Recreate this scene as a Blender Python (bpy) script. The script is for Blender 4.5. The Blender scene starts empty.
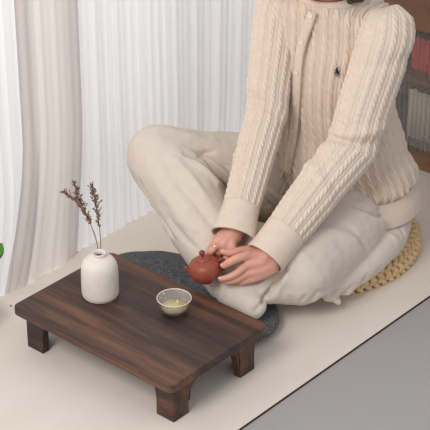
import bpy, bmesh, math, random
import numpy as np
from mathutils import Vector, Matrix, noise
random.seed(7); rng = np.random.default_rng(5)
S = bpy.context.scene; COL = S.collection
PI = math.pi
# ------------------------------------------------------------ camera
CP = Vector((2.3058, -2.3911, 2.2451)); PITCH = 0.51202; YAW = 2.28527; F = 1711.43
FW = Vector((math.cos(PITCH)*math.cos(YAW), math.cos(PITCH)*math.sin(YAW), -math.sin(PITCH)))
RT = FW.cross(Vector((0, 0, 1))).normalized(); UP = RT.cross(FW)
cd = bpy.data.cameras.new('camera'); cam = bpy.data.objects.new('camera', cd); COL.objects.link(cam)
cam.matrix_world = Matrix(((RT.x, UP.x, -FW.x, CP.x), (RT.y, UP.y, -FW.y, CP.y), (RT.z, UP.z, -FW.z, CP.z), (0, 0, 0, 1)))
cd.sensor_width = 36; cd.lens = F/430*36; cd.clip_start = .05; cd.clip_end = 50
S.camera = cam
# ------------------------------------------------------------ world and light
W = bpy.data.worlds.new('world'); S.world = W; W.use_nodes = True
W.node_tree.nodes['Background'].inputs[0].default_value = (1, .995, 1, 1)
W.node_tree.nodes['Background'].inputs[1].default_value = .47
def area(name, loc, target, size, power, col):
    l = bpy.data.lights.new(name, 'AREA'); l.shape = 'RECTANGLE'; l.size, l.size_y = size; l.energy = power; l.color = col
    o = bpy.data.objects.new(name, l); COL.objects.link(o); o.location = loc
    o.rotation_euler = (Vector(target)-Vector(loc)).to_track_quat('-Z', 'Y').to_euler(); return o
area('window_daylight', (-1.6, .2, 1.9), (0, .3, .1), (3.0, 1.8), 47, (1, .985, .96))
area('room_softbox', (.5, -2.5, 2.7), (0, .5, .2), (1.3, 1.3), 55, (1, .95, .89))
S.view_settings.view_transform = 'Standard'; S.view_settings.look = 'None'; S.view_settings.gamma = 1
S.view_settings.use_curve_mapping = False; S.view_settings.exposure = 0.29

# ------------------------------------------------------------ helpers
def Z(px, py, z):                      # a photo point on a horizontal plane
    d = FW*F+RT*(px-215)+UP*(215-py); return CP+d*((z-CP.z)/d.z)
def Y(px, py, y):                      # a photo point on a plane of constant y
    d = FW*F+RT*(px-215)+UP*(215-py); return CP+d*((y-CP.y)/d.y)
D0 = (Z(206, 268, .17)-CP).dot(FW)
def V(px, py, dd):                     # a point dd metres behind (+) or before (-) the teapot
    d = FW*F+RT*(px-215)+UP*(215-py); return CP+d*((D0+dd)/F)
def link(name, me, m=None, parent=None, smooth=True):
    o = bpy.data.objects.new(name, me); COL.objects.link(o)
    if m: me.materials.clear(); me.materials.append(m)
    if parent: o.parent = parent
    if smooth:
        me.polygons.foreach_set('use_smooth', [True]*len(me.polygons))
    return o
def bmobj(name, bm, m=None, parent=None, smooth=False):
    bmesh.ops.recalc_face_normals(bm, faces=bm.faces)
    me = bpy.data.meshes.new(name); bm.to_mesh(me); bm.free(); return link(name, me, m, parent, smooth)
def pyobj(name, vs, fs, m=None, parent=None, smooth=True):
    me = bpy.data.meshes.new(name); me.from_pydata([tuple(map(float, v)) for v in vs], [], fs); me.update()
    return link(name, me, m, parent, smooth)
def tag(o, label=None, cat=None, group=None, kind=None):
    if label: o['label'] = label
    if cat: o['category'] = cat
    if group: o['group'] = group
    if kind: o['kind'] = kind
    return o
def empty(name, loc, label, cat, group=None):
    o = bpy.data.objects.new(name, None); COL.objects.link(o); o.location = loc; o.empty_display_size = .02
    bpy.context.view_layer.update()
    return tag(o, label, cat, group)
def setpar(o, p):                      # parent keeping world coordinates (things stand unrotated)
    o.parent = p; o.matrix_parent_inverse = Matrix.Translation(-p.location); return o
def box(bm, x0, x1, y0, y1, z0, z1):
    v = [bm.verts.new((x, y, z)) for z in (z0, z1) for y in (y0, y1) for x in (x0, x1)]
    for f in ((0, 1, 3, 2), (4, 6, 7, 5), (0, 4, 5, 1), (2, 3, 7, 6), (0, 2, 6, 4), (1, 5, 7, 3)): bm.faces.new([v[i] for i in f])
def bevel(o, w, seg=2):
    md = o.modifiers.new('bevel', 'BEVEL'); md.width = w; md.segments = seg; md.limit_method = 'ANGLE'; md.angle_limit = .6; return o
def prism(bm, pts, z0, z1, mat=None):  # polygon in xy extruded in z, optional transform
    mat = mat or Matrix()
    a = [bm.verts.new(mat @ Vector((x, y, z0))) for x, y in pts]; b = [bm.verts.new(mat @ Vector((x, y, z1))) for x, y in pts]
    n = len(pts); bm.faces.new(a[::-1]); bm.faces.new(b)
    for i in range(n): bm.faces.new((a[i], a[(i+1) % n], b[(i+1) % n], b[i]))
def lathe(prof, n=64, fn=None):
    vs, fs = [], []
    for r, z in prof:
        for k in range(n):
            t = 2*PI*k/n; rr = r
            if fn: rr = fn(r, z, t)
            vs.append((rr*math.cos(t), rr*math.sin(t), z))
    for i in range(len(prof)-1):
        for k in range(n): fs.append((i*n+k, i*n+(k+1) % n, (i+1)*n+(k+1) % n, (i+1)*n+k))
    return vs, fs
def spline(pts, n):                    # Catmull-Rom through rows of numbers
    P = np.array(pts, float); t = np.linspace(0, len(P)-1, n); i = np.clip(t.astype(int), 0, len(P)-2); f = (t-i)[:, None]
    Q = np.vstack([2*P[0]-P[1], P, 2*P[-1]-P[-2]]); a, b, c, d = Q[i], Q[i+1], Q[i+2], Q[i+3]
    return .5*((2*b)+(-a+c)*f+(2*a-5*b+4*c-d)*f**2+(-a+3*b-3*c+d)*f**3)
def tube(pts, n=10, caps=True, ref=None, m=None):
    """rows of x,y,z,r[,r2]; returns verts, faces of a swept tube with rounded ends"""
    P = np.array([list(p) for p in pts], float)
    if m: P = spline(P, m)
    c = P[:, :3]; r1 = P[:, 3]; r2 = P[:, 4] if P.shape[1] > 4 else r1
    T = np.gradient(c, axis=0); T /= np.linalg.norm(T, axis=1)[:, None]+1e-12
    u = np.array(ref if ref is not None else ((0, 0, 1) if abs(T[0, 2]) < .9 else (1, 0, 0)), float)
    rings = []
    def ring(cc, t, u, a, b):
        w = np.cross(t, u); return [cc+a*math.cos(2*PI*k/n)*u+b*math.sin(2*PI*k/n)*w for k in range(n)]
    fr = []
    for i in range(len(c)):
        u = u-T[i]*(u@T[i]); u /= np.linalg.norm(u)+1e-12; fr.append(u.copy())
    if caps:
        for a in (75, 50, 25): a = math.radians(a); rings.append(ring(c[0]-T[0]*r1[0]*math.sin(a), T[0], fr[0], r1[0]*math.cos(a), r2[0]*math.cos(a)))
    for i in range(len(c)): rings.append(ring(c[i], T[i], fr[i], r1[i], r2[i]))
    if caps:
        for a in (25, 50, 75): a = math.radians(a); rings.append(ring(c[-1]+T[-1]*r1[-1]*math.sin(a), T[-1], fr[-1], r1[-1]*math.cos(a), r2[-1]*math.cos(a)))
    vs = [v for g in rings for v in g]; fs = []
    for i in range(len(rings)-1):
        for k in range(n): fs.append((i*n+k, i*n+(k+1) % n, (i+1)*n+(k+1) % n, (i+1)*n+k))
    if caps: fs.append(tuple(range(n))[::-1]); fs.append(tuple((len(rings)-1)*n+k for k in range(n)))
    return vs, fs
def merge(parts):
    vs, fs = [], []
    for v, f in parts:
        o = len(vs); vs += list(v); fs += [tuple(i+o for i in q) for q in f]
    return vs, fs
def ball(c, r, n=16, rot=None):
    """ellipsoid: r scalar or triple"""
    r = (r, r, r) if not hasattr(r, '__len__') else r; vs = []; fs = []; m = n//2+1
    for i in range(1, m):
        a = PI*i/m
        for k in range(n):
            b = 2*PI*k/n; p = Vector((r[0]*math.sin(a)*math.cos(b), r[1]*math.sin(a)*math.sin(b), r[2]*math.cos(a)))
            if rot: p = rot @ p
            vs.append(np.array(c)+np.array(p))
    for i in range(m-2):
        for k in range(n): fs.append((i*n+k, (i+1)*n+k, (i+1)*n+(k+1) % n, i*n+(k+1) % n))
    fs.append(tuple(range(n))); fs.append(tuple((m-2)*n+k for k in range(n))[::-1])
    return vs, fs
def fuse(name, parts, voxel, smooth, m, parent=None, iters_fn=None):
    """union of overlapping solids as ONE continuous skin"""
    vs, fs = merge(parts)
    o = pyobj(name, vs, fs)
    bm = bmesh.new(); bm.from_mesh(o.data); bmesh.ops.recalc_face_normals(bm, faces=bm.faces); bm.to_mesh(o.data); bm.free()
    md = o.modifiers.new('r', 'REMESH'); md.mode = 'VOXEL'; md.voxel_size = voxel
    md = o.modifiers.new('s', 'SMOOTH'); md.factor = .5; md.iterations = smooth
    dg = bpy.context.evaluated_depsgraph_get(); me = bpy.data.meshes.new_from_object(o.evaluated_get(dg))
    o.modifiers.clear(); old = o.data; o.data = me; bpy.data.meshes.remove(old); me.name = name
    me.materials.clear(); me.materials.append(m)
    me.polygons.foreach_set('use_smooth', [True]*len(me.polygons))
    if parent: setpar(o, parent)
    return o
def getv(o):
    a = np.empty(len(o.data.vertices)*3); o.data.vertices.foreach_get('co', a); a = a.reshape(-1, 3)
    n = np.empty(len(o.data.vertices)*3); o.data.vertices.foreach_get('normal', n); return a, n.reshape(-1, 3)
def setv(o, a): o.data.vertices.foreach_set('co', a.ravel()); o.data.update()
def polydist(a, line):
    L = np.array([list(p) for p in line], float); best = np.full(len(a), 9.); tt = np.zeros(len(a)); n = len(L)-1
    for i in range(n):
        d = L[i+1]-L[i]; t = np.clip(((a-L[i])@d)/(d@d), 0, 1); q = np.linalg.norm(a-(L[i]+t[:, None]*d), axis=1)
        k = q < best; best[k] = q[k]; tt[k] = (i+t[k])/n
    return best, tt

# ------------------------------------------------------------ materials
def srgb(c): return tuple((x/255/12.92 if x/255 < .04045 else ((x/255+.055)/1.055)**2.4) for x in c)+(1,)
def mat(name, c, rough=.6, **k):
    m = bpy.data.materials.new(name); m.use_nodes = True; b = m.node_tree.nodes['Principled BSDF']
    b.inputs['Base Color'].default_value = srgb(c); b.inputs['Roughness'].default_value = rough
    for a, v in k.items(): b.inputs[a.replace('_', ' ')].default_value = v
    return m
def N(m, t, **k):
    n = m.node_tree.nodes.new(t)
    for a, v in k.items(): setattr(n, a, v)
    return n
def L(m, a, b): m.node_tree.links.new(a, b)
def coords(m, scale, rot=(0, 0, 0)):
    tc = N(m, 'ShaderNodeTexCoord'); mp = N(m, 'ShaderNodeMapping'); mp.inputs['Scale'].default_value = scale; mp.inputs['Rotation'].default_value = rot
    L(m, tc.outputs['Object'], mp.inputs[0]); return mp.outputs[0]
def ramp(m, fac, stops):
    r = N(m, 'ShaderNodeValToRGB'); e = r.color_ramp.elements
    while len(e) < len(stops): e.new(.5)
    for k, (p, c) in enumerate(stops): e[k].position = p; e[k].color = srgb(c)
    L(m, fac, r.inputs[0]); return r.outputs[0]
def noisy(name, c1, c2, scale, rough=.7, bump=0, bscale=None, detail=4, lo=.35, hi=.65, **k):
    m = mat(name, c1, rough, **k); b = m.node_tree.nodes['Principled BSDF']
    n = N(m, 'ShaderNodeTexNoise'); n.inputs['Scale'].default_value = 1; n.inputs['Detail'].default_value = detail
    sc = scale if hasattr(scale, '__len__') else (scale,)*3
    L(m, coords(m, sc), n.inputs['Vector']); L(m, ramp(m, n.outputs[0], [(lo, c1), (hi, c2)]), b.inputs['Base Color'])
    if bump:
        bs = bscale or sc; bs = bs if hasattr(bs, '__len__') else (bs,)*3
        n2 = N(m, 'ShaderNodeTexNoise'); n2.inputs['Scale'].default_value = 1; n2.inputs['Detail'].default_value = 3; L(m, coords(m, bs), n2.inputs['Vector'])
        bp = N(m, 'ShaderNodeBump'); bp.inputs['Strength'].default_value = bump; bp.inputs['Distance'].default_value = .001
        L(m, n2.outputs[0], bp.inputs['Height']); L(m, bp.outputs[0], b.inputs['Normal'])
    return m
def wood(name, dark, mid, light, axis_scale, rough=.5, bump=.3):
    m = mat(name, mid, rough); b = m.node_tree.nodes['Principled BSDF']
    n = N(m, 'ShaderNodeTexNoise'); n.inputs['Scale'].default_value = 1; n.inputs['Detail'].default_value = 6; n.inputs['Roughness'].default_value = .65; n.inputs['Distortion'].default_value = .6
    L(m, coords(m, axis_scale), n.inputs['Vector'])
    n2 = N(m, 'ShaderNodeTexNoise'); n2.inputs['Scale'].default_value = 1; n2.inputs['Detail'].default_value = 2
    L(m, coords(m, tuple(s*.22 for s in axis_scale)), n2.inputs['Vector'])
    mx = N(m, 'ShaderNodeMath', operation='MULTIPLY_ADD'); mx.inputs[1].default_value = .45
    ad = N(m, 'ShaderNodeMath', operation='MULTIPLY'); ad.inputs[1].default_value = .58
    L(m, n2.outputs[0], ad.inputs[0]); L(m, n.outputs[0], mx.inputs[0]); L(m, ad.outputs[0], mx.inputs[2])
    L(m, ramp(m, mx.outputs[0], [(.40, dark), (.52, mid), (.66, light)]), b.inputs['Base Color'])
    bp = N(m, 'ShaderNodeBump'); bp.inputs['Strength'].default_value = bump; bp.inputs['Distance'].default_value = .0006
    L(m, n.outputs[0], bp.inputs['Height']); L(m, bp.outputs[0], b.inputs['Normal'])
    return m
M = {}
M['floor'] = mat('grey_floor_paint', (166, 163, 165), .9)
M['mat'] = noisy('beige_mat_weave', (222, 213, 204), (227, 219, 210), (6, 3, 3), .85, .25, (600, 600, 600))
M['matedge'] = mat('dark_brown_binding', (70, 46, 38), .8)
M['wood'] = wood('dark_walnut', (46, 33, 30), (72, 50, 43), (120, 82, 60), (5, 70, 70), .48)
M['woodend'] = wood('dark_walnut_upright', (42, 30, 28), (64, 44, 38), (104, 68, 48), (9, 60, 60), .55)
M['cab'] = wood('brown_cabinet_wood', (112, 82, 62), (138, 102, 76), (160, 122, 92), (6, 60, 60), .5)
M['cabin'] = mat('cabinet_inside', (190, 182, 180), .8)
M['vase'] = noisy('cream_stoneware', (232, 226, 218), (227, 220, 211), 40, .5, .2, 300)
M['vasein'] = mat('vase_inside', (120, 100, 84), .8)
M['twig'] = mat('dried_stem', (92, 72, 60), .8)
M['bud'] = noisy('dried_buds', (150, 122, 100), (112, 88, 72), 200, .9)
M['clay'] = noisy('red_clay', (158, 80, 62), (148, 72, 56), 90, .42, .1, 900)
M['clayd'] = noisy('darker_red_clay', (134, 64, 52), (122, 58, 48), 90, .45, .1, 900)
M['char'] = noisy('charcoal_fabric', (56, 58, 62), (112, 114, 119), (110, 420, 200), .95, .5, 500)
M['straw'] = noisy('braided_straw', (234, 206, 162), (206, 174, 128), 120, .75, .5, 500)
M['strawd'] = mat('straw_core', (132, 104, 68), .9)
M['pants'] = noisy('cream_linen', (219, 208, 198), (215, 204, 194), (60, 60, 60), .9, .3, 900)
M['knit'] = noisy('oatmeal_knit', (230, 213, 199), (225, 208, 193), 60, .9, .3, 900)
M['knitband'] = noisy('oatmeal_band', (226, 209, 194), (222, 204, 189), 60, .9, .4, 700)
M['button'] = mat('pearl_button', (232, 224, 216), .3)
M['dark'] = mat('placket_shadow_brown', (176, 148, 126), .9)  # brown for the painted shadow line beside the placket
M['logo'] = mat('navy_thread', (26, 30, 38), .8)
M['logog'] = mat('grey_thread', (120, 128, 132), .8)
M['skin'] = mat('skin', (220, 162, 143), .5, Subsurface_Weight=.12, Subsurface_Scale=.01)
M['skin'].node_tree.nodes['Principled BSDF'].inputs['Subsurface Radius'].default_value = (1, .4, .25)
M['nail'] = mat('nail', (236, 190, 176), .3)
M['lip'] = mat('lips', (186, 98, 92), .5)
M['white'] = mat('eye_white', (235, 232, 228), .3)
M['hair'] = noisy('dark_hair', (38, 30, 30), (58, 46, 44), (300, 300, 20), .5, .5, (500, 500, 30))
M['silver'] = mat('silver_ring', (225, 225, 228), .2, Metallic=1.0)
M['pot'] = mat('white_planter', (225, 222, 218), .5)
M['soil'] = mat('soil', (60, 44, 34), .95)
M['leaf'] = noisy('green_leaf', (72, 132, 44), (96, 152, 60), 60, .4)
M['page'] = mat('page_paper', (226, 220, 206), .9)
M['bookcream'] = mat('cream_cover', (246, 240, 222), .6)
M['bookred'] = mat('red_cover', (255, 96, 76), .6)
M['bookgrey'] = mat('grey_cover', (112, 106, 108), .7)

def sheer(name, c, trans):
    m = bpy.data.materials.new(name); m.use_nodes = True; nt = m.node_tree; nt.nodes.remove(nt.nodes['Principled BSDF'])
    d = N(m, 'ShaderNodeBsdfDiffuse'); t = N(m, 'ShaderNodeBsdfTranslucent'); x = N(m, 'ShaderNodeMixShader'); x.inputs[0].default_value = trans
    d.inputs[0].default_value = srgb(c); t.inputs[0].default_value = srgb(c)
    L(m, d.outputs[0], x.inputs[1]); L(m, t.outputs[0], x.inputs[2]); L(m, x.outputs[0], nt.nodes['Material Output'].inputs[0]); return m
M['sheer'] = sheer('white_sheer_voile', (240, 240, 241), .5)
M['sheerwarm'] = sheer('warm_white_voile', (228, 221, 218), .45)
def ribglass():
    m = bpy.data.materials.new('fluted_glass'); m.use_nodes = True; nt = m.node_tree; nt.nodes.remove(nt.nodes['Principled BSDF'])
    t = N(m, 'ShaderNodeBsdfTransparent'); g = N(m, 'ShaderNodeBsdfGlossy'); d = N(m, 'ShaderNodeBsdfDiffuse')
    g.inputs['Roughness'].default_value = .15; d.inputs[0].default_value = (.6, .57, .57, 1); t.inputs[0].default_value = (.98, .98, .98, 1)
    a = N(m, 'ShaderNodeMixShader'); lw = N(m, 'ShaderNodeLayerWeight'); lw.inputs[0].default_value = .35; mm = N(m, 'ShaderNodeMath', operation='MULTIPLY'); mm.inputs[1].default_value = .5; L(m, lw.outputs['Facing'], mm.inputs[0]); L(m, mm.outputs[0], a.inputs[0]); b = N(m, 'ShaderNodeMixShader')
    L(m, t.outputs[0], a.inputs[1]); L(m, d.outputs[0], a.inputs[2]); L(m, a.outputs[0], b.inputs[1]); L(m, g.outputs[0], b.inputs[2])
    b.inputs[0].default_value = .06; L(m, b.outputs[0], nt.nodes['Material Output'].inputs[0]); return m
M['ribglass'] = ribglass()
def thinglass():
    m = bpy.data.materials.new('clear_glass'); m.use_nodes = True; nt = m.node_tree; nt.nodes.remove(nt.nodes['Principled BSDF'])
    t = N(m, 'ShaderNodeBsdfTransparent'); g = N(m, 'ShaderNodeBsdfGlossy'); g.inputs['Roughness'].default_value = .04
    d = N(m, 'ShaderNodeBsdfDiffuse'); d.inputs[0].default_value = (.98, .96, .92, 1); t.inputs[0].default_value = (.985, .98, .97, 1)
    lw = N(m, 'ShaderNodeLayerWeight'); lw.inputs[0].default_value = .2
    a = N(m, 'ShaderNodeMixShader'); a.inputs[0].default_value = .15; b = N(m, 'ShaderNodeMixShader')
    L(m, t.outputs[0], a.inputs[1]); L(m, d.outputs[0], a.inputs[2]); L(m, a.outputs[0], b.inputs[1]); L(m, g.outputs[0], b.inputs[2])
    L(m, lw.outputs['Facing'], b.inputs[0]); L(m, b.outputs[0], nt.nodes['Material Output'].inputs[0]); return m
M['glass'] = thinglass()
M['tea'] = mat('pale_tea', (226, 206, 150), .1, Alpha=.8)

# ------------------------------------------------------------ structure
bm = bmesh.new(); box(bm, -3, 3, -3, 3, -.06, -.004); tag(bmobj('floor', bm, M['floor']), kind='structure', label='plain grey floor beside the beige mat')

# ------------------------------------------------------------ mat
XM = .3575
t = empty('floor_mat', (-.05, 0, -.004), 'large beige woven mat with a thin dark brown bound edge', 'mat')
bm = bmesh.new(); box(bm, -.455, XM-.0022, -1.6, 1.9, -.004, 0); setpar(bmobj('mat_surface', bm, M['mat']), t)
bm = bmesh.new(); box(bm, XM-.0022, XM, -1.6, 1.9, -.004, .0004); tag(setpar(bmobj('edge_binding', bm, M['matedge']), t), 'dark brown bound edge')
p = Z(11, 306, 0)
v, f = lathe([(0.0001, .0015), (.0022, .0014), (.003, .0002)], 16)
o = pyobj('stud', v, f, M['matedge']); o.location = p-t.location; o.parent = t; tag(o, 'tiny dark stud')

# ------------------------------------------------------------ curtains
def curtain(name, y0, y1, fn, m, label, z1=1.5, x0=-.44):
    ny = int((y1-y0)/.0018); nz = 46; vs = []; fs = []
    for j in range(nz+1):
        s = j/nz; z = .0003+(z1-.0003)*s
        for i in range(ny+1):
            y = y0+(y1-y0)*i/ny; x, dy = fn(y, z); vs.append((x0+x, y+dy, z))
    w = ny+1
    for j in range(nz):
        for i in range(ny): fs.append((j*w+i, j*w+i+1, (j+1)*w+i+1, (j+1)*w+i))
    o = pyobj(name, vs, fs, m); return tag(o, label, 'curtain')
def pleats(y, k, ph, a):
    s = math.sin(k*y+ph+1.3*math.sin(.31*k*y+ph)); return a*(math.copysign(abs(s)**.6, s)*(1.3+.5*math.sin(11*y))+.25*math.sin(2.3*k*y+ph*2)+.5*math.sin(.37*k*y+ph))
def c_left(y, z):
    fl = max(0, .32-z)/.32
    return pleats(y, 200, .4, .005)*(.35+.65*min(1, z/.25))+.012*math.sin(17*y)-.004, -.05*fl*fl
def c_mid(y, z):
    fl = max(0, .4-z)/.4; u = (y-.04)/.2
    return -.004+.016*min(1, z/.3)+.007*math.sin(u*PI)+.0016*math.sin(150*y+1)+.0012*math.sin(260*y)+.004*fl*math.sin(70*y+5*z), -.05*fl*fl*(1-u)-.028*fl
def c_right(y, z):
    return (pleats(y, 215, 1.3, .0055)+.006*math.sin(23*y+.6))*(.3+.7*min(1, z/.25))-.002, -.02*max(0, .5-z)*math.sin(9*y)
curtain('sheer_curtain', -1.3, .10, c_left, M['sheer'], 'white pleated sheer curtain at far left of the photo', x0=-.445)
curtain('sheer_curtain', .055, .262, c_mid, M['sheerwarm'], 'smooth warm greyish curtain panel left of the dried flowers', x0=-.437)
curtain('sheer_curtain', .215, 1.18, c_right, M['sheer'], 'wide bright white finely pleated curtain behind the seated person', x0=-.452)

# ------------------------------------------------------------ table
TH = .1178; TX, TY = .25, .1654
t = empty('tea_table', (0, 0, 0), 'low dark walnut tea table with rounded corners on four stubby feet', 'table')
def rrect(x, y, r, n=8):
    return [(cx+r*math.cos(a), cy+r*math.sin(a)) for cx, cy, a0 in ((x-r, y-r, 0), (-x+r, y-r, 90), (-x+r, -y+r, 180), (x-r, -y+r, 270)) for k in range(n+1) for a in [math.radians(a0+90*k/n)]]
bm = bmesh.new(); prism(bm, rrect(TX, TY, .017), TH-.0215, TH)
o = bmobj('tabletop', bm, M['wood'], t); bevel(o, .003, 3)
zt = TH-.0215; LX, LY = TX-.018, TY-.027
def footprofile(sx, w, th, zt, bow=.022):        # outline in (u,z): outer edge at 0, inner edge concave
    pts = [(0, 0), (w, 0), (w, .034)]
    for k in range(1, 9):
        a = math.radians(90*k/8); pts.append((w+bow*(1-math.cos(a)), .034+(zt-.034-.004)*math.sin(a)))
    pts += [(w+bow, zt), (0, zt)]; return pts
for sx in (-1, 1):
    for sy in (-1, 1):
        bm = bmesh.new()
        # corner foot: two boards 20 mm thick meeting at the corner, inner edges curving out under the top
        for q in (0, 1):
            if q == 0: m1 = Matrix(((-sx, 0, 0, sx*LX), (0, 0, -sy, sy*LY), (0, 1, 0, 0), (0, 0, 0, 1)))
            else: m1 = Matrix(((0, 0, -sx, sx*LX), (-sy, 0, 0, sy*LY), (0, 1, 0, 0), (0, 0, 0, 1)))
            pf = footprofile(1, .052 if q == 0 else .050, 0, zt)
            if q: pf = [(max(u_, .0195), z_) for u_, z_ in pf]
            prism(bm, pf, 0, .020, m1)
        o = bmobj('leg', bm, M['woodend'], t); bevel(o, .0012, 2)
for sx in (-1, 1):                                # end apron with an arch between the feet
    pts = [(-LY+.054, zt), (-LY+.054, .03)]
    for k in range(0, 9):
        a = math.radians(90*k/8); pts.append((-LY+.056+.03*(1-math.cos(a)), .036+.042*math.sin(a)))
    q = [(-x, z) for x, z in pts[::-1]]
    pts = pts+q
    bm = bmesh.new(); m1 = Matrix(((0, 0, -sx, sx*(LX-.0015)), (1, 0, 0, 0), (0, 1, 0, 0), (0, 0, 0, 1)))
    prism(bm, pts, 0, .02, m1); o = bmobj('apron', bm, M['woodend'], t)
for sy in (-1, 1):
    bm = bmesh.new(); box(bm, -LX+.07, LX-.07, sy*(LY-.012)-.008, sy*(LY-.012)+.008, zt-.010, zt); o = bmobj('rail', bm, M['woodend'], t)

# ------------------------------------------------------------ vase and stems
vp = Z(100.5, 295, TH)
prof = [(0.0005, 0), (.036, 0), (.0405, .003), (.0435, .010), (.0438, .040), (.0432, .068), (.0415, .082), (.037, .093), (.030, .1005), (.022, .1045), (.0165, .106), (.0150, .108), (.0158, .1115), (.0172, .1135), (.0165, .1155), (.0140, .1155), (.0115, .112), (.0112, .104), (.02, .096), (.036, .08), (.038, .04), (.036, .008), (.0005, .006)]
P2 = [tuple(r) for r in spline(prof, 90)]
v, f = lathe([(max(r, .0004), max(0, z)) for r, z in P2], 64)
o = pyobj('vase', v, f, M['vase']); o.location = vp; tag(o, 'small cream bottle-shaped ceramic vase on the dark table', 'vase')
def stem(px_path, seeds, lab):
    base = vp+Vector((0, 0, .02)); pts = [base]+[V(a, b, 0)+FW*((vp-CP).dot(FW)-D0-d) for a, b, d in px_path]
    rows = [(p.x, p.y, p.z, r) for p, r in zip(pts, np.linspace(.0012, .0006, len(pts)))]
    C = spline(rows, 40); t = empty('dried_flower_stem', tuple(base), lab, 'dried flower', 'dried stems in the vase')
    v, f = tube(C, 6); setpar(pyobj('stalk', v, f, M['twig']), t)
    parts = []; buds = []; R = random.Random(seeds)
    for k in range(18, 40):
        c = Vector(C[k][:3]); d = (Vector(C[min(39, k+1)][:3])-Vector(C[k-1][:3])).normalized()
        for s in range(3):
            side = Vector((R.uniform(-1, 1), R.uniform(-1, 1), R.uniform(-.2, .9))); ln = R.uniform(.004, .017)*(1.15-abs(k-29)/32)
            e = c+(d*.8+side*.75).normalized()*ln
            parts.append(tube([(*c, .0005), (*((c+e)/2+Vector((0, 0, .0008))), .0004), (*e, .0003)], 5))
            for q in range(R.choice((4, 5, 6))):
                w = c.lerp(e, R.uniform(.35, 1.1))+Vector((R.uniform(-1, 1), R.uniform(-1, 1), R.uniform(-1, 1)))*.0014
                buds.append(ball(w, (R.uniform(.0009, .0019),)*2+(R.uniform(.0013, .0026),), 6))
    v, f = merge(parts); setpar(pyobj('side_twigs', v, f, M['twig']), t)
    v, f = merge(buds); tag(setpar(pyobj('seed_heads', v, f, M['bud']), t), 'tiny brown dried seed heads', kind='stuff')
stem([(98, 249, 0), (93, 229, .006), (84, 211, .012), (75, 200, .016), (65, 193, .02)], 3, 'dried brown twig leaning furthest left out of the vase')
stem([(98, 249, 0), (93, 230, .0), (86, 213, 0), (79, 200, .0), (75, 184, .0)], 5, 'tallest dried brown twig in the vase, between the leaning one and the upright one')
stem([(101, 249, 0), (100, 233, -.004), (98, 216, -.006), (95, 202, -.01), (92, 188, -.012)], 9, 'upright dried brown twig at the right of the vase bunch')

# ------------------------------------------------------------ cup
cp = Z(174.3, 312, TH)
def ham(r, z, t): return r*(1+.012*math.sin(9*t+z*500)*math.sin(z*260)) if r > .02 else r
outer = [(.0005, 0), (.022, 0), (.0255, .002), (.0300, .010), (.0345, .020), (.0378, .030), (.0400, .0370), (.0404, .0385), (.0392, .0392)]
inner = [(.0380, .0375), (.0355, .029), (.0322, .019), (.0280, .010), (.0225, .006), (.0005, .005)]
t = empty('glass_cup', tuple(cp), 'small clear hammered glass cup of pale tea on the table', 'cup')
v, f = lathe(outer+inner, 72, ham); pyobj('glass', v, f, M['glass'], t)
v, f = lathe([(.0395, .0375), (.0403, .0382), (.0400, .0394), (.0388, .0392), (.0384, .0382)], 72); pyobj('rim', v, f, mat('rim_glass', (238, 230, 216), .1), t)
v, f = lathe([(.0005, .0056), (.0225, .0062), (.0275, .0102), (.0300, .0148), (.0305, .0165), (.0005, .0165)], 48); tag(pyobj('tea', v, f, M['tea'], t), 'pale yellow tea')

# ------------------------------------------------------------ teapot (held)
tp = V(205, 269, 0)
left = -RT
t = empty('teapot', tuple(tp), 'small round reddish brown clay teapot held in both hands', 'teapot')
dirl = Vector((-RT.x*.9-FW.x*.1, -RT.y*.9-FW.y*.1, 0)).normalized()   # spout points to the left of the photo
tilt = Matrix.Rotation(math.radians(9), 4, Vector((0, 0, 1)).cross(dirl))
ax = Matrix((( dirl.x, -dirl.y, 0, 0), (dirl.y, dirl.x, 0, 0), (0, 0, 1, 0), (0, 0, 0, 1)))
TM = (tilt @ ax @ Matrix.Scale(1.06, 4))
def potobj(name, vf, m, par=t):
    v, f = vf; v = [tuple(TM @ Vector(p)) for p in v]; o = pyobj(name, v, f, m, par); return o
body = [(.0005, -.0285), (.019, -.0285), (.021, -.026), (.030, -.019), (.0362, -.006), (.0368, .004), (.0335, .015), (.026, .0225), (.0165, .0265), (.0160, .0262)]
b = potobj('pot_body', lathe([(max(.0004, r), z) for r, z in spline(body, 40)], 56), M['clay'])
ld = potobj('lid', lathe([(.0170, .0262), (.0172, .0282), (.014, .0305), (.006, .0325), (.0005, .0330)], 40), M['clay'])
k = potobj('knob', ball((0, 0, .0425), (.0068, .0068, .0062), 16), M['clayd'], ld)
k2 = potobj('knob_neck', lathe([(.0035, .031), (.0028, .035), (.0035, .038)], 16), M['clayd'], ld)
sp = [(.028, 0, -.002, .0085), (.034, 0, .003, .0064), (.038, 0, .008, .0050), (.0405, 0, .0125, .0042)]
potobj('spout', tube(sp, 16, True, m=14), M['clay'])
hn = [(-.030, 0, .0135, .0034), (-.041, 0, .0165, .0034), (-.0475, 0, .008, .0034), (-.044, 0, -.005, .0032), (-.033, 0, -.011, .003)]
potobj('handle', tube(hn, 12, True, m=24), M['clayd'])

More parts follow.
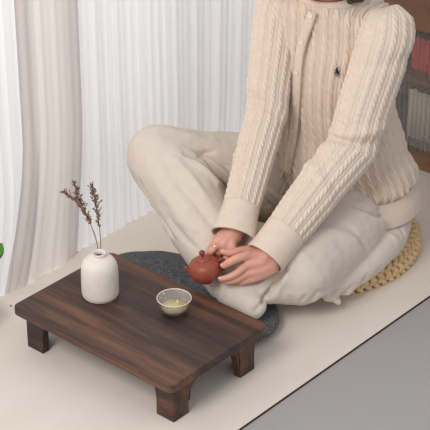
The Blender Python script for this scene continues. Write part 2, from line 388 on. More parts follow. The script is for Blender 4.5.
# ------------------------------------------------------------ dark cushion
c0 = Vector((-.072, .246, 0)); RX, RY, RH = .262, .158, .046
vs = []; fs = []; n = 96; pr = []
for k in range(25):
    a = PI*(k/24-.5); pr.append((max(.002, (math.cos(a))**.55), .5+.5*math.sin(a)*abs(math.sin(a))**-.15 if abs(math.sin(a)) > 1e-3 else .5))
for rr, zz in pr:
    for i in range(n):
        a = 2*PI*i/n; w = .0035*noise.noise(Vector((math.cos(a)*5*rr, math.sin(a)*5*rr, zz*3)))
        x, y = rr*math.cos(a)*RX, rr*math.sin(a)*RY
        vs.append((x, y, max(0, zz*RH*(1-.10*(1-rr))+w*(zz > .1))))
for k in range(24):
    for i in range(n): fs.append((k*n+i, k*n+(i+1) % n, (k+1)*n+(i+1) % n, (k+1)*n+i))
o = pyobj('floor_cushion', vs, fs, M['char']); o.location = c0; tag(o, 'flat charcoal grey fabric cushion between the table and the person', 'cushion')

# ------------------------------------------------------------ straw cushion
sc = Vector((-.035, .69, 0)); SR = .283
t = empty('straw_cushion', tuple(sc), 'round braided straw floor cushion under the seated person', 'cushion')
v, f = lathe([(.0005, .001), (SR-.02, .001), (SR-.012, .022), (SR-.03, .040), (.0005, .044)], 64); pyobj('core', v, f, M['strawd'], t)
parts = []
rows = [(SR-.006, .013, .0), (SR-.010, .034, .5), (SR-.031, .048, 0), (SR-.054, .052, .5), (SR-.077, .053, 0), (SR-.10, .053, .5)]
for ri, (r, z, ph) in enumerate(rows):
    n = int(2*PI*r/.024)
    for i in range(n):
        for s in (-1, 1):
            a = 2*PI*(i+ph+.25*s)/n
            out = Vector((math.cos(a), math.sin(a), 0)); tan = Vector((-math.sin(a), math.cos(a), 0))
            if ri == 0: nrm = out; side = Vector((0, 0, 1))
            elif ri == 1: nrm = (out+Vector((0, 0, .7))).normalized(); side = (Vector((0, 0, 1))-out*.7).normalized()
            else: nrm = Vector((0, 0, 1)); side = -out
            d = (tan*.72+side*s*.72).normalized(); e = nrm.cross(d)
            R = Matrix((d, e, nrm)).transposed()
            c = out*r+Vector((0, 0, z))+side*s*.0064
            parts.append(ball(c, (.0165*random.uniform(.92, 1.08), .0080, .0092), 8, R))
v, f = merge(parts); pyobj('braid', v, f, M['straw'], t)

# ------------------------------------------------------------ cabinet with fluted glass
CY = 1.2
t = empty('display_cabinet', (0, 1.36, 0), 'brown wooden cabinet with fluted glass doors behind the person', 'cabinet')
def cb(name, x0, x1, y0, y1, z0, z1, m='cab', par=None, bev=.003):
    bm = bmesh.new(); box(bm, x0, x1, y0, y1, z0, z1); o = bmobj(name, bm, M[m]); setpar(o, t)
    if par: o.parent = par; o.matrix_parent_inverse = Matrix()
    if bev: bevel(o, bev)
    return o
X0, X1 = -.40, .56
cb('side_panel', X0, X0+.02, CY+.022, CY+.32, .0, .62); cb('side_panel', X1-.02, X1, CY+.022, CY+.32, 0, .62)
cb('back_panel', X0+.02, X1-.02, CY+.30, CY+.32, .0, .62, 'cabin'); cb('bottom_board', X0+.02, X1-.02, CY+.022, CY+.30, .0, .045, 'cabin')
cb('cabinet_top', X0-.01, X1+.01, CY-.01, CY+.33, .62, .642)
cb('shelf', X0+.02, X1-.02, CY+.03, CY+.30, .238, .256)
def door(x0, x1):
    e = bpy.data.objects.new('door', None)
    bm = bmesh.new(); s = .045
    box(bm, x0, x0+s, CY, CY+.02, .052, .415); box(bm, x1-s, x1, CY, CY+.02, .052, .415); box(bm, x0, x1, CY, CY+.02, 0.001, .052); box(bm, x0, x1, CY, CY+.02, .415, .619)
    o = bmobj('door', bm, M['cab']); setpar(o, t)
    n = int((x1-x0-2*s)/.0155); vs = []; fs = []; K = 10
    for i in range(n*K+1):
        x = x0+s+(x1-x0-2*s)*i/(n*K); y = CY+.009-.006*abs(math.sin(PI*i/K))
        vs += [(x, y, .05), (x, y, .418), (x, CY+.0125, .418), (x, CY+.0125, .05)]
    for i in range(n*K):
        for q in range(4): fs.append((i*4+q, i*4+(q+1) % 4, i*4+4+(q+1) % 4, i*4+4+q))
    g = pyobj('glass_pane', vs, fs, M['ribglass'], None); g.parent = o; g.data.transform(Matrix.Translation(Vector((0, 0, 0))))
    v, f = ball((x0+.022, CY-.008, .27), .008, 12); k = pyobj('handle', v, f, M['button']); k.parent = o
    return o
door(X0+.001, .079); door(.081, X1-.001)
def book(x, y, z, w, h, d, m, lab, grp, lean=0):
    e = empty('book', (x, y, z), lab, 'book', grp)
    bm = bmesh.new(); box(bm, 0, .0015, 0, d, 0, h); box(bm, w-.0015, w, 0, d, 0, h); box(bm, 0.0015, w-.0015, 0, .0015, 0, h); o = bmobj('cover', bm, m, e); bevel(o, .0005)
    bm = bmesh.new(); box(bm, .0016, w-.0016, .0016, d-.003, .002, h-.002); bmobj('pages', bm, M['page'], e)
    return e
x = -.15; k = 0
while x < .05:
    w = random.uniform(.012, .017); h = .150+random.uniform(-.004, .004)
    book(x, CY+.075, .0455, w-.001, h, .12, M['bookcream'], 'slim cream book in the row on the bottom shelf behind fluted glass', 'cream books on the bottom shelf')
    x += w
x = -.15
while x < .04:
    w = random.uniform(.02, .026); book(x, CY+.08, .2565, w-.001, .095, .11, M['bookred'], 'red spined book on the upper shelf behind fluted glass', 'red books on the upper shelf'); x += w

# ------------------------------------------------------------ potted plant (mostly out of the frame)
lp = V(-16, 262, 0); base = Z(-26, 330, 0)
t = empty('potted_plant', tuple(base), 'green leafy plant peeking in at the left edge before the curtain', 'plant')
v, f = lathe([(.0005, .0005), (.038, .0005), (.046, .07), (.049, .078), (.045, .079), (.042, .068), (.0005, .066)], 40); pyobj('planter', v, f, M['pot'], t)
v, f = lathe([(.0005, .071), (.0425, .070)], 30); pyobj('soil', v, f, M['soil'], t)
def leaf(tip, w, stemp):
    tipl = tip-base; a = Vector(stemp); parts = [tube([(*a, .0014), (*(a.lerp(tipl, .35)+Vector((0, 0, .02))), .0012), (*a.lerp(tipl, .7), .001)], 6, m=8)]
    v, f = merge(parts); o = pyobj('leaf_stalk', v, f, M['leaf'], t)
    s = a.lerp(tipl, .68); d = tipl-s; sd = d.cross(UP).normalized().cross(d).normalized(); nn = d.cross(sd).normalized(); vs = []; fs = []
    for i in range(13):
        u = i/12; ww = w*math.sin(PI*min(1, u*.96+.02))**.7
        for j in range(-2, 3): vs.append(s+d*u+sd*(ww*j/2)+nn*(.12*abs(j)/2*ww+.01*math.sin(u*PI)))
    for i in range(12):
        for j in range(4): fs.append((i*5+j, i*5+j+1, i*5+6+j, i*5+5+j))
    o = pyobj('leaf', vs, fs, M['leaf'], t); sm = o.modifiers.new('s', 'SOLIDIFY'); sm.thickness = .0006
bd = (base-CP).dot(FW)-D0
leaf(V(1.6, 243, bd), .012, (0, 0, .07))
for q in range(9):
    a = q*.7+PI*.9; leaf(base+Vector((math.cos(a)*.05-.03, math.sin(a)*.05-.04, .13+.012*(q % 4))), .014, (.01*math.cos(a), .01*math.sin(a), .07))

# ------------------------------------------------------------ person
PO = Vector((.0, .70, .0))
person = empty('person', tuple(PO), 'person in cream cardigan and trousers sitting cross-legged holding a teapot', 'person')
TA = math.radians(13); AX = Vector((math.cos(TA), math.sin(TA), 0)); AF = Vector((math.sin(TA), -math.cos(TA), 0))
LSH = Z(389, 30, .650); RSH = Z(279, 8, .640)
LEL = Z(351, 146, .385); REL = V(265, 118, .13)
LWR = Z(266, 257, .196); RWR = V(234, 234, .03)
RHIP = Vector((-.09, .70, .14)); LHIP = Vector((.10, .72, .14))
RKN = Z(157, 155, .305); LKN = Z(300, 270, .125)
RAN = Z(230, 276, .10); LAN = Vector((-.06, .42, .10))

# body skin: trunk, neck, head, arms, legs, hands -> one continuous mesh
HC = V(305, -62, (Vector((0, .66, .8))-CP).dot(FW)-D0)      # head centre, above the frame
HC = Vector((.012, .615, .835))
HF = (AF*.86+Vector((0, 0, -.5))).normalized(); HU = (Vector((0, 0, 1))-HF*HF.z).normalized(); HR = HF.cross(HU)
def hd(x, y, z): return HC+HR*x+HF*y+HU*z
HM = Matrix((HR, HF, HU)).transposed()
parts = []
def tb(rows, n=14, m=12, ref=None): parts.append(tube([(*p, *((r, r) if not hasattr(r, '__len__') else r)) for p, r in rows], n, m=m, ref=ref))
tb([(Vector((.01, .73, .14)), .10), (Vector((.01, .75, .26)), .095), (Vector((0, .745, .42)), .10), (Vector((0, .72, .56)), .10), (Vector((0, .70, .64)), .06)], 20)
tb([(Vector((0, .70, .62)), .052), (Vector((0.0, .672, .70)), .046), (Vector((.004, .645, .77)), .047)], 18, ref=tuple(AX))
parts.append(ball(hd(0, -.012, .025), (.074, .092, .082), 28, HM)); parts.append(ball(hd(0, .022, -.03), (.058, .062, .075), 24, HM))
parts.append(ball(hd(0, .052, -.088), (.026, .026, .02), 16, HM))
parts.append(tube([(*hd(0, .079, .006), .008), (*hd(0, .090, -.020), .010), (*hd(0, .096, -.034), .0115)], 12)); 
for s in (-1, 1):
    parts.append(ball(hd(s*.010, .086, -.037), .0085, 12)); parts.append(ball(hd(s*.074, -.012, -.012), (.007, .018, .030), 14, HM))
    parts.append(ball(hd(s*.034, .060, -.03), (.026, .022, .026), 14, HM))
    parts.append(tube([(*hd(s*.016, .083, .020), .005), (*hd(s*.034, .078, .026), .0065), (*hd(s*.052, .062, .020), .005)], 10))
tb([(AX*-.05+Vector((0, .70, .60)), .05), (RSH+Vector((0, 0, -.02)), .042), (RSH.lerp(REL, .5), .043), (REL, .038), (REL.lerp(RWR, .3), .038), (RWR, (.026, .021))], 16, 24)
tb([(AX*.05+Vector((0, .71, .60)), .05), (LSH+Vector((0, 0, -.02)), .042), (LSH.lerp(LEL, .5), .043), (LEL, .038), (LEL.lerp(LWR, .3), .038), (LWR, (.026, .021))], 16, 24)
tb([(RHIP, .09), (RHIP.lerp(RKN, .5), .068), (RKN, .052)], 16, 12); tb([(RKN, .05), (RKN.lerp(RAN, .35), .050), (RAN, .034)], 16, 12)
tb([(LHIP, .09), (LHIP.lerp(LKN, .5), .068), (LKN, .052)], 16, 12); tb([(LKN, .05), (LKN.lerp(LAN, .35), .048), (LAN, .034)], 16, 12)
tb([(RAN, .034), (RAN+RT*.03+UP*-.005, (.03, .028)), (RAN+RT*.07, (.034, .018)), (RAN+RT*.12+UP*.004, (.03, .012))], 14, 12)
tb([(LAN, .034), (LAN+RT*-.03, (.03, .026)), (LAN+RT*-.07, (.03, .018))], 14, 12)
# left hand (right in the photo): palm, knuckles, four fingers and a thumb
hand = []
def fg(rows, n=10, m=14): hand.append(tube([(*V(a, b, d), r) for a, b, d, r in rows], n, m=m))
def fg3(rows, n=10, m=14): hand.append(tube([(*p, r) for p, r in rows], n, m=m))
ld = (LWR-CP).dot(FW)-D0
fg([(272, 256, ld, .020), (262, 254, ld-.002, .018), (252, 256, -.012+ld*.5, .0140)])
fg([(272, 260, ld, .020), (261, 262, ld-.004, .018), (250, 264, -.012+ld*.5, .0135)])
fg([(272, 264, ld, .019), (260, 270, ld, .017), (249, 273, -.006+ld*.5, .0125)])
fg([(272, 267, ld+.004, .018), (261, 274, ld+.004, .015), (251, 279, ld*.5, .0110)])
IDX = [(252, 254, -.014, .0120), (245, 256, -.026, .0112), (237, 258.5, -.032, .0108), (230, 262, -.030, .0102), (224, 265.5, -.022, .0086)]
MID = [(250, 263, -.014, .0115), (243, 268, -.022, .0098), (236, 273.5, -.026, .0090), (229, 277, -.024, .0084), (221, 279, -.020, .0070)]
RNG = [(249, 272, -.006, .0105), (243, 276, -.012, .0092), (236, 280, -.014, .0084), (229, 281.5, -.012, .0078), (223, 281.5, -.010, .0064)]
LIT = [(252, 278, 0, .0090), (246, 281, -.002, .0080), (240, 282.5, -.001, .0074), (235, 282.5, .002, .0066)]
THL = [(262, 251, ld+.004, .0125), (250, 250, .006, .0118), (240, 250.5, -.004, .0098), (231, 253, -.010, .0092), (223, 251.5, -.012, .0078)]
for q in (IDX, MID, RNG, LIT, THL): fg(q)
# right hand (left in the photo) behind the pot
rd = (RWR-CP).dot(FW)-D0
fg([(232, 234, rd, .020), (225, 243, rd-.006, .019), (219, 250, .024, .0150)])
fg([(228, 233, rd, .020), (219, 242, rd-.004, .018), (212, 250, .028, .0140)])
RI = [(222, 245, .022, .0105), (216, 247, .010, .0094), (211, 251, .006, .0088), (208, 257, .022, .0076)]
RM = [(214, 249, .034, .0105), (207, 254, .044, .0095), (201, 262, .046, .0088), (197, 268, .042, .0076)]
RR = [(216, 254, .040, .0100), (209, 262, .050, .0092), (204, 269, .050, .0086), (200, 276, .044, .0072)]
RL = [(219, 258, .042, .0090), (214, 267, .048, .0080), (210, 275, .044, .0074), (207, 281, .036, .0064)]
RTH = [(232, 242, rd-.012, .0125), (232, 250, .012, .0112), (228, 257, .004, .0098), (223, 262, .012, .0090), (219, 262, .020, .0076)]
for q in (RI, RM, RR, RL, RTH): fg(q)
parts += hand
body = fuse('body', parts, .0026, 5, M['skin'], person)
a, nn = getv(body); rc = np.hypot(a[:, 0]+.035, a[:, 1]-.69); a[:, 2] = np.where(rc < .30, np.maximum(a[:, 2], .072), a[:, 2]); setv(body, a)
tag(body, 'skin, head bowed and hands around the teapot')
# nails of the near hand, ring, face
def nailat(tip, prev, w=.0042, off=.0068):
    p = V(*tip[:3]); q = V(*prev[:3]); d = (p-q).normalized(); n = (-FW-d*(-FW).dot(d)); n = (n+UP*.8-d*(UP*.8).dot(d)).normalized(); s = d.cross(n)
    R = Matrix((d, s, n)).transposed(); v, f = ball(p+n*off+d*.001, (.0055, w, .0012), 12, R); o = pyobj('fingernail', v, f, M['nail']); setpar(o, person)
nailat(IDX[-1], IDX[-2]); nailat(MID[-1], MID[-2], .0038, .0060)
rp = V(214.6, 247.6, .008); d = (V(211, 251, .006)-V(216, 247, .010)).normalized(); q = d.to_track_quat('Z', 'Y').to_matrix()
v, f = [], []
for i in range(32):
    for j in range(8):
        a, b2 = 2*PI*i/32, 2*PI*j/8; v.append(rp+q @ Vector(((.0098+.0011*math.cos(b2))*math.cos(a), (.0098+.0011*math.cos(b2))*math.sin(a), .0016*math.sin(b2))))
        f.append((i*8+j, ((i+1) % 32)*8+j, ((i+1) % 32)*8+(j+1) % 8, i*8+(j+1) % 8))
tag(pyobj('finger_ring', v, f, M['silver']), 'thin silver ring on the finger above the teapot', 'ring')
for s in (-1, 1):
    v, f = ball(hd(s*.031, .068, .004), (.014, .009, .006), 16, HM); e = setpar(pyobj('eye', v, f, M['white']), person)
    v, f = ball(hd(s*.031, .0745, .001), (.005, .003, .005), 12, HM); k = pyobj('iris', v, f, M['logo']); k.parent = e
    v, f = tube([(*hd(s*.016, .082, .012), .0008), (*hd(s*.032, .081, .006), .0012), (*hd(s*.047, .068, .008), .0008)], 6, m=8); setpar(pyobj('eyelid', v, f, M['hair']), person)
    v, f = tube([(*hd(s*.014, .0885, .030), .002), (*hd(s*.034, .084, .036), .0024), (*hd(s*.054, .064, .030), .0012)], 8, m=10); setpar(pyobj('eyebrow', v, f, M['hair']), person)
v, f = merge([tube([(*hd(-.022, .076, -.060), .002), (*hd(-.008, .085, -.056), .004), (*hd(0, .086, -.058), .004), (*hd(.008, .085, -.056), .004), (*hd(.022, .076, -.060), .002)], 10, m=16),
              tube([(*hd(-.018, .077, -.064), .002), (*hd(0, .083, -.067), .005), (*hd(.018, .077, -.064), .002)], 10, m=14)])
setpar(pyobj('lips', v, f, M['lip']), person)
# hair: cap with centre parting and locks falling to the collar
hp = [ball(hd(0, -.022, .038), (.084, .094, .082), 28, HM), ball(hd(0, -.05, -.02), (.078, .062, .085), 24, HM)]
for s in (-1, 1):
    for k in range(9):
        a = k/8; top = hd(s*(.050+.034*a), .046-.10*a, .055-.01*k/8); mid = hd(s*(.082+.004*a), .030-.10*a, -.02)
        e0 = hd(s*(.080+.012*a), .014-.09*a, -.085); e1 = Vector((e0.x, e0.y, e0.z-.045-.01*random.random()))
        hp.append(tube([(*top, .016), (*mid, .016), (*e0, .013), (*e1, .004)], 10, m=14))
hp.append(tube([(*hd(.085, -.02, -.06), .016), (*(Z(348, -8, .735)), .014), (*(Z(350, 1, .705)), .009)], 12, m=12))
hp.append(tube([(*hd(.080, -.04, -.06), .016), (*(Z(356, -8, .735)), .014), (*(Z(357, 0, .705)), .008)], 12, m=12))
hair = fuse('hair', hp, .0035, 3, M['hair'], person); tag(hair, 'dark hair falling to the collar')

# ------------------------------------------------------------ trousers
parts = []
def q(p, r): return (p, r)
tb([(RHIP+Vector((.02, .03, -.0)), .112), (RHIP.lerp(RKN, .35)+Vector((0, 0, .004)), .102), (RHIP.lerp(RKN, .7)+Vector((0, 0, -.004)), .088), (RKN, .075)], 24, 20)
tb([(RKN+Vector((0, .0, -.006)), .077), (RKN.lerp(RAN, .3)+RT*.012, .085), (RKN.lerp(RAN, .62)+RT*.006, .082), (RAN+RT*.012-UP*.004, .070), (RAN+RT*.030-UP*.030, .052)], 24, 20)
tb([(LHIP+Vector((.006, .02, -.035)), .082), (LHIP.lerp(LKN, .18)+Vector((0, 0, -.018)), .096), (LHIP.lerp(LKN, .38), .108), (LHIP.lerp(LKN, .7), .096), (LKN, .084)], 24, 20)
tb([(LKN+Vector((-.01, 0, -.01)), .078), (LKN.lerp(LAN, .35), .076), (LKN.lerp(LAN, .8), .070)], 24, 14)
tb([(Vector((-.06, .73, .14)), .10), (Vector((.03, .742, .13)), .098), (Vector((.105, .755, .118)), .086)], 24, 12)
tb([(Vector((.02, .74, .15)), .11), (Vector((.02, .745, .22)), .10)], 24, 8)
# loose cloth: seat, thigh side drape and the hem gathers on the mat
tb([(Z(398, 215, .11), .036), (Z(392, 236, .095), .038), (Z(374, 256, .085), .038), (Z(350, 274, .07), .036), (Z(330, 286, .06), .030)], 16, 20)
tb([(Z(232, 284, .10), .05), (Z(242, 296, .085), .048), (Z(252, 306, .075), .034)], 16, 10)
tb([(Z(258, 285, .1), .045), (Z(280, 284, .1), .048), (Z(305, 284, .09), .048)], 14, 8)
tb([(Z(328, 294, .045), .018), (Z(335, 298, .035), .012), (Z(338, 302, .030), .008)], 12, 10)
tb([(Z(350, 282, .06), .020), (Z(347, 291, .045), .012)], 12, 6)

tr = fuse('trousers', parts, .0042, 9, M['pants'], person)
a, nn = getv(tr)
a[:, 2] = np.where(a[:, 2] < .004, .004, a[:, 2])
setv(tr, a)
bpy.context.view_layer.update()
from mathutils.bvhtree import BVHTree
def bvh(o): return BVHTree.FromPolygons([o.matrix_world @ v.co for v in o.data.vertices], [tuple(p.vertices) for p in o.data.polygons])
def onto(tree, pts):                    # where a line drawn on the photo meets the modelled cloth
    r = []
    for x, y in pts:
        d = (FW*F+RT*(x-215)+UP*(215-y)).normalized(); h = tree.ray_cast(CP, d)
        if h[0]: r.append(h[0])
    return r
B = bvh(tr)
# each fold: path, width, depth (negative sinks in)
folds = [
 ([(186, 154), (200, 161), (212, 172), (226, 190), (236, 204)], .0075, -.016), ([(196, 152), (210, 157), (226, 166), (240, 176)], .006, -.006),
 ([(190, 160), (203, 170), (216, 183), (228, 200)], .009, .006), ([(204, 156), (216, 165), (230, 178)], .006, .005),
 ([(150, 170), (170, 200), (190, 232)], .016, .004), ([(163, 160), (180, 185), (205, 215), (225, 240)], .012, -.005), ([(176, 160), (196, 184), (214, 210)], .01, .004),
 ([(140, 182), (155, 210), (176, 240)], .008, -.007), ([(170, 218), (186, 240), (198, 250)], .010, -.004),
 ([(285, 271), (275, 282), (266, 296), (256, 310)], .006, -.013), ([(292, 270), (280, 286), (272, 300)], .010, .006),
 ([(272, 240), (262, 222), (268, 205)], .008, -.006), ([(262, 196), (278, 212), (290, 222)], .005, -.007), ([(268, 190), (283, 203), (298, 214)], .005, .005), ([(280, 190), (292, 204)], .004, -.006),
 ([(355, 206), (372, 214), (392, 222), (404, 236)], .006, -.009), ([(360, 213), (380, 222), (396, 238)], .007, .006), ([(374, 210), (390, 212), (408, 218)], .005, -.006), ([(382, 216), (398, 224), (410, 228)], .005, .004),
 ([(300, 240), (330, 232), (352, 240), (368, 256)], .020, .004), ([(345, 226), (360, 240), (372, 258)], .010, -.003),
 ([(250, 288), (262, 284), (270, 276)], .006, .004), ([(310, 300), (318, 292), (330, 288)], .007, -.005), ([(325, 305), (330, 296), (338, 290)], .005, -.007), ([(336, 300), (342, 294), (352, 286)], .004, -.006), ([(300, 302), (306, 294)], .006, -.004),
 ([(318, 300), (324, 292)], .004, .004), ([(360, 284), (366, 276)], .006, -.004), ([(374, 275), (380, 268)], .006, -.004),
 ([(160, 128), (185, 134), (215, 142)], .014, .003), ([(198, 158), (206, 152), (214, 152)], .005, -.006),
]
a, nn = getv(tr); off = np.array(person.location)*0
disp = np.zeros(len(a))
for path, w, amp in folds:
    p3 = onto(B, path)
    if len(p3) < 2: continue
    d, tt = polydist(a, p3); env = np.clip(np.sin(np.clip(tt, .02, .98)*PI), 0, 1)**.5
    disp += amp*1.7*np.exp(-(d/w)**2)*env
disp += np.array([.0042*(.5-abs(noise.noise(Vector((p[0]*16+p[1]*6, p[1]*11-p[0]*5, p[2]*9)))))+.0014*noise.noise(Vector(p)*46) for p in a])
a = a+nn*disp[:, None]; a[:, 2] = np.maximum(a[:, 2], .003)
rc = np.hypot(a[:, 0]-sc.x, a[:, 1]-sc.y); a[:, 2] = np.where(rc < SR-.012, np.maximum(a[:, 2], .058), a[:, 2])      # cloth rests on the cushions
rc = np.hypot((a[:, 0]-c0.x)/RX, (a[:, 1]-c0.y)/RY); a[:, 2] = np.where(rc < .97, np.maximum(a[:, 2], .044), a[:, 2])
setv(tr, a)
# drawstring
for pth, nm in (([(289, 176), (285, 184), (281, 193)], 0), ([(290, 176), (294, 186), (297, 198)], 0), ([(290, 176), (297, 173), (303, 177)], 0), ([(290, 176), (284, 172), (280, 178)], 0)):
    p3 = onto(B, pth)
    if len(p3) > 1:
        v, f = tube([(*(p-FW*.006), .0028) for p in p3], 8, m=12); o = pyobj('drawstring', v, f, M['knitband']); o.parent = tr; o.matrix_parent_inverse = Matrix()
        o.data.transform(Matrix())

# ------------------------------------------------------------ cardigan
def cable(col, row, w=.5):
    """knit relief: col in column units, row in cable periods -> height 0..1"""
    s = (col % 1.0)-.5; e = np.clip(1-(s/.30)**2, 0, 1)**.5
    tw = (row+s*2.0) % 1.0; rope = e*(.35+.65*np.abs(np.sin(PI*tw))**.8)
    s2 = np.abs(s); rib = .45*np.exp(-((s2-.43)/.055)**2)
    return rope+rib
def knit(P, N_, col, row, amp): return P+N_*((cable(col, row)-.5)*amp)[..., None]
def gnormals(P, closed=True):
    du = (np.roll(P, -1, 1)-np.roll(P, 1, 1)) if closed else np.gradient(P, axis=1)
    dv = np.gradient(P, axis=0); n = np.cross(du, dv); return n/(np.linalg.norm(n, axis=2)[..., None]+1e-12)
def gridobj(name, P, closed, m, parent, sol=None):
    nv, nu = P.shape[:2]; fs = []
    for j in range(nv-1):
        for i in range(nu if closed else nu-1): fs.append((j*nu+i, j*nu+(i+1) % nu, (j+1)*nu+(i+1) % nu, (j+1)*nu+i))
    g = gnormals(P, closed); ctr = P.mean(axis=1)[:, None, :] if closed else P-np.array(AF)
    if np.mean(np.sum(g*(P-ctr), axis=2)) < 0: fs = [q_[::-1] for q_ in fs]
    t_ = np.array(fs[0]); p_ = P.reshape(-1, 3)[t_]
    j0 = nv//2*(nu if closed else nu-1); p_ = P.reshape(-1, 3)[np.array(fs[j0])]; fn_ = np.cross(p_[1]-p_[0], p_[2]-p_[1]); ref_ = (P-ctr).reshape(-1, 3)[fs[j0][0]]
    if fn_@ref_ < 0: fs = [q_[::-1] for q_ in fs]
    o = pyobj(name, P.reshape(-1, 3), fs, m)
    if sol: md = o.modifiers.new('cloth', 'SOLIDIFY'); md.thickness = sol; md.offset = -1
    return o
AXn, AFn = np.array(AX), np.array(AF)
# torso rings: centre x,y,z, half width, half depth, forward sag of the front
tor = [
 (.036, .734, .134, .192, .158), (.035, .735, .162, .187, .154), (.030, .736, .192, .176, .146), (.030, .736, .210, .186, .152), (.024, .735, .238, .182, .150), (.010, .730, .285, .166, .140), (.002, .728, .340, .156, .134),
 (-.004, .722, .410, .152, .130), (-.004, .716, .480, .155, .130), (-.002, .712, .540, .164, .124), (0, .708, .585, .172, .114), (0, .702, .620, .168, .104), (0, .696, .650, .166, .098), (0, .690, .676, .140, .090), (0, .682, .694, .090, .076)]
NV = 520; NU = 860
T = spline(tor, NV)
# resample evenly along height so the cables stay regular
th = np.arange(NU)*2*PI/NU
cx = np.sign(np.cos(th))*np.abs(np.cos(th))**.88; cy = np.sign(np.sin(th))*np.abs(np.sin(th))**.88
lat = T[:, 3][:, None]*cx; dep = T[:, 4][:, None]*cy
P = T[:, None, :3]+lat[..., None]*AXn+dep[..., None]*AFn
# creases of the knit: pulled folds from the armpits and blouson rolls over the band
n0 = gnormals(P)
if np.mean(np.sum(n0*(P-T[:, None, :3]), axis=2)) < 0: n0 = -n0
cz = P[..., 2]; big = np.zeros(cz.shape)
for i in range(0, NV, 1):
    pass
big += .006*np.sin(lat*26+cz*30+1)*np.exp(-((cz-.30)/.10)**2)+.004*np.sin(lat*48-cz*55)*np.exp(-((cz-.24)/.06)**2)
big += .0035*np.sin(cz*62+lat*14)*np.exp(-((cz-.24)/.05)**2)
P = P+n0*(big*np.clip((cz-.19)/.03, .1, 1))[..., None]
n0 = gnormals(P)
if np.mean(np.sum(n0*(P-T[:, None, :3]), axis=2)) < 0: n0 = -n0
arcc = np.where(cz < .588, np.arcsin(cx)[None, :], np.arcsin(np.clip(lat/.1715, -1, 1)))*.168
frontside = np.where(np.sin(th)[None, :] >= 0, 1., -1.)
COLW = .0275
col = arcc/COLW*frontside+.5
row = np.cumsum(np.r_[0, np.linalg.norm(np.diff(T[:, :3], axis=0), axis=1)])[:, None]/.030+0*col
row = row*1.0+np.floor(col)*.37
amp = .0092*np.clip((cz-.190)/.010, 0, 1)*np.clip((.70-cz)/.01, 0, 1)
Pk = P+n0*((cable(col, row)-.5)*amp)[..., None]
gridobj_base = gridobj('base', P+n0*.0035, True, M['knit'], None)
card = gridobj('cardigan', Pk, True, M['knit'], None, .003); setpar(card, person)
tag(card, 'cream cable-knit cardigan')
def sub(o, par=card): o.parent = par; o.matrix_parent_inverse = Matrix(); return o
# hem band
hi = 46
hb = P[:hi].copy(); hb = hb+n0[:hi]*.0035
hb = hb[hb[:, 0, 2].argsort()]
kk = (P[:, 0, 2] < .195).sum()
hb = P[:kk]+n0[:kk]*.0042+n0[:kk]*(.0005*np.sin(th*170))[None, :, None]
sub(gridobj('hem_band', hb, True, M['knitband'], None, .003))
# sleeves
def sleeve(name, pts, cuffpts, NVs=440, NUs=330, cols=15, ph=0, wr=()):
    Tt = spline([(*p, r) for p, r in pts], NVs); c = Tt[:, :3]; r = Tt[:, 3]
    tn = np.gradient(c, axis=0); tn /= np.linalg.norm(tn, axis=1)[:, None]
    u = np.array(-FW); rows = []
    t2 = np.arange(NUs)*2*PI/NUs+ph
    for i in range(NVs):
        u = u-tn[i]*(u@tn[i]); u /= np.linalg.norm(u); w = np.cross(tn[i], u)
        rows.append(c[i]+r[i]*(np.cos(t2)[:, None]*u+np.sin(t2)[:, None]*w))
    Pp = np.array(rows); n_ = (Pp-c[:, None, :]); n_ /= np.linalg.norm(n_, axis=2)[..., None]
    s = np.cumsum(np.r_[0, np.linalg.norm(np.diff(c, axis=0), axis=1)]); 
    f = np.zeros((NVs, NUs))
    for s0, wd, am, sk, side in wr:
        f += am*np.exp(-((s[:, None]-s0-sk*np.sin(t2)[None, :])/wd)**2)*(.5+.5*np.cos(t2-side))[None, :]
    Pp = Pp+n_*f[..., None]
    cl = (t2/(2*PI)*cols)[None, :]+0*s[:, None]; rw = s[:, None]/.0155+np.floor(cl)*.37
    amp = .0054
    P2 = Pp+n_*((cable(cl, rw)-.5)*amp)[..., None]
    o = sub(gridobj(name, P2, True, M['knit'], None, .0025))
    v, f2 = tube([(*p, r_) for p, r_ in cuffpts], 64, caps=False, m=24, ref=tuple(-FW))
    o2 = sub(pyobj('cuff', v, f2, M['knitband'])); md = o2.modifiers.new('cloth', 'SOLIDIFY'); md.thickness = .0045; md.offset = 0
    return o
ldir = (LWR-LEL).normalized(); rdir = (RWR-REL).normalized()
LC0 = LWR-ldir*.075; RC0 = RWR-rdir*.068
lup = (LEL-LSH).normalized(); rup = (REL-RSH).normalized()
sleeve('sleeve', [(LSH-AX*.02-lup*.052, .012), (LSH-AX*.018-lup*.048, .034), (LSH-AX*.014-lup*.034, .053), (LSH-AX*.008-lup*.012, .063), (LSH+lup*.03, .066), (LSH.lerp(LEL, .4), .064), (LSH.lerp(LEL, .7), .062), (LEL, .060), (LEL.lerp(LC0, .35), .057), (LEL.lerp(LC0, .75), .053), (LC0, .048)],
       [(LC0-ldir*.006, .0485), (LC0+ldir*.02, .0475), (LWR-ldir*.02, .0475), (LWR+ldir*.004, .049)], ph=.2,
       wr=[(.30, .016, .006, .03, 0), (.335, .016, -.006, .03, 0), (.37, .014, .005, .03, 0), (.45, .015, -.004, -.03, 1), (.48, .013, .004, -.03, 1), (.13, .02, -.005, .03, -1)])
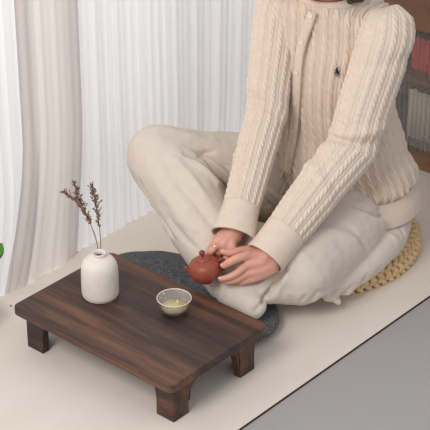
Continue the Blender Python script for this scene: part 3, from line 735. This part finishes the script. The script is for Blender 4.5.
sleeve('sleeve', [(RSH+AX*.02-rup*.052, .012), (RSH+AX*.018-rup*.048, .032), (RSH+AX*.014-rup*.034, .049), (RSH+AX*.008-rup*.012, .057), (RSH+rup*.03, .058), (RSH.lerp(REL, .4), .055), (RSH.lerp(REL, .7), .052), (REL, .048), (REL.lerp(RC0, .35), .046), (REL.lerp(RC0, .75), .044), (RC0, .042)],
       [(RC0-rdir*.006, .0425), (RC0+rdir*.02, .044), (RWR-rdir*.02, .049), (RWR+rdir*.006, .053)], ph=.1,
       wr=[(.28, .016, .005, -.03, 0), (.31, .016, -.005, -.03, 0), (.36, .014, .004, .03, 0), (.42, .014, .004, .02, 1)])
# collar band around the neckline
bpy.context.view_layer.update()
cr = []
n = 96
for i in range(n):
    a = 2*PI*i/n; cr.append(a)
vs = []; fs = []
for (rr1, rr2, zz, yo) in ((.0905, .0765, .686, 0), (.0885, .076, .692, 0), (.080, .070, .702, -.002), (.070, .064, .709, -.004), (.066, .060, .709, -.004), (.068, .062, .700, -.002)):
    for a in cr:
        p = Vector((0, .682+yo, zz))+AX*(rr1*math.cos(a))+AF*(rr2*math.sin(a)); p.z += -.006*math.sin(a)
        vs.append(p)
for k in range(5):
    for i in range(n): fs.append((k*n+i, k*n+(i+1) % n, (k+1)*n+(i+1) % n, (k+1)*n+i))
sub(pyobj('collar', vs, fs, M['knitband']))
# placket, buttons, emblem laid on the knit
B = bvh(gridobj_base)
bpy.data.objects.remove(gridobj_base)
def frame(px, py):
    d = (FW*F+RT*(px-215)+UP*(215-py)).normalized(); h = B.ray_cast(CP, d); return h[0], h[1]
pl = [(313, 12), (309, 24), (304, 38), (300, 55), (298, 75), (297, 95), (296, 115), (294, 135), (291, 155), (288, 172)]
def smoothline(path, m):
    pts = [frame(*p) for p in path]; C = spline([(*a,) for a, b in pts if a], m); Nn = spline([(*b,) for a, b in pts if a], m); return C, Nn
C, Nn = smoothline(pl, 90)
side = np.cross(np.gradient(C, axis=0), Nn); side /= np.linalg.norm(side, axis=1)[:, None]
Nn = Nn+0; Nn /= np.linalg.norm(Nn, axis=1)[:, None]
side = np.cross(np.gradient(C, axis=0), Nn); side /= np.linalg.norm(side, axis=1)[:, None]
rows = []
for i in range(len(C)):
    rows.append([C[i]+side[i]*(w*.013)+Nn[i]*(.0030+.0050*(1-abs(w)**4)-.004*(abs(w) > .99)) for w in np.linspace(-1, 1, 13)])
sub(gridobj('placket', np.array(rows), False, M['knitband'], None, .002))
sg = 1 if np.dot(side[40], np.array(RT)) > 0 else -1
v, f = tube([(*(C[i]+sg*side[i]*.0132+Nn[i]*.0045), .0011) for i in range(0, 90, 3)], 6); sub(pyobj('placket_shadow_line', v, f, M['dark']))  # thin brown tube standing in for the shadow along the placket opening
for i in (3, 22, 38, 53, 67, 81):
    n1 = Vector(Nn[i]); c = Vector(C[i])+n1*.0092; R = n1.to_track_quat('Z', 'Y').to_matrix()
    v, f = lathe([(.0005, .0006), (.0035, .0006), (.0050, .0014), (.0058, .0010), (.0060, -.0006), (.0005, -.001)], 20)
    v = [c+R @ Vector(p) for p in v]; sub(pyobj('button', v, f, M['button']))
# embroidered rider emblem on the chest
ce, ne = frame(337.5, 70.5); nE = sum((frame(337.5+i_*3, 70.5+j_*4)[1] for i_ in (-2, -1, 0, 1, 2) for j_ in (-2, -1, 0, 1, 2)), Vector()).normalized(); ce = max((frame(337.5+i_*2, 70.5+j_*2)[0] for i_ in (-1, 0, 1) for j_ in (-2, 0, 2)), key=lambda q_: q_.dot(nE)); ce = V(337.5, 70.5, (ce-CP).dot(FW)-D0); uE = (UP-nE*UP.dot(nE)).normalized(); rE = uE.cross(nE)
def patch(pts, m, nm, off):
    vs = []; n = len(pts)
    for s in (-.0006, .0008): vs += [ce+rE*(x*.0030)+uE*(y*.0030)+nE*(s+off) for x, y in pts]
    fs = [tuple(range(n))[::-1], tuple(range(n, 2*n))]+[(i, (i+1) % n, n+(i+1) % n, n+i) for i in range(n)]
    return sub(pyobj(nm, vs, fs, m, smooth=False))
patch([(-.6, 2.2), (.2, 3.4), (.9, 3.2), (1.2, 2.4), (.9, 1.4), (1.6, .2), (1.5, -1.2), (2.6, -1.9), (1.4, -2.0), (.6, -3.2), (-.4, -2.4), (-1.8, -2.6), (-2.4, -1.2), (-1.4, -.6), (-.9, .6), (-1.3, 1.6)], M['logo'], 'emblem', .0080)
patch([(.7, 3.0), (2.2, 4.7), (2.6, 5.0), (2.3, 4.2), (1.1, 2.7)], M['logo'], 'emblem_mallet', .0080)
patch([(-2.2, -1.4), (-1.2, -1.0), (.3, -1.6), (.5, -3.2), (-.2, -4.6), (-1.0, -3.9), (-1.9, -3.4)], M['logog'], 'emblem_horse', .0086)
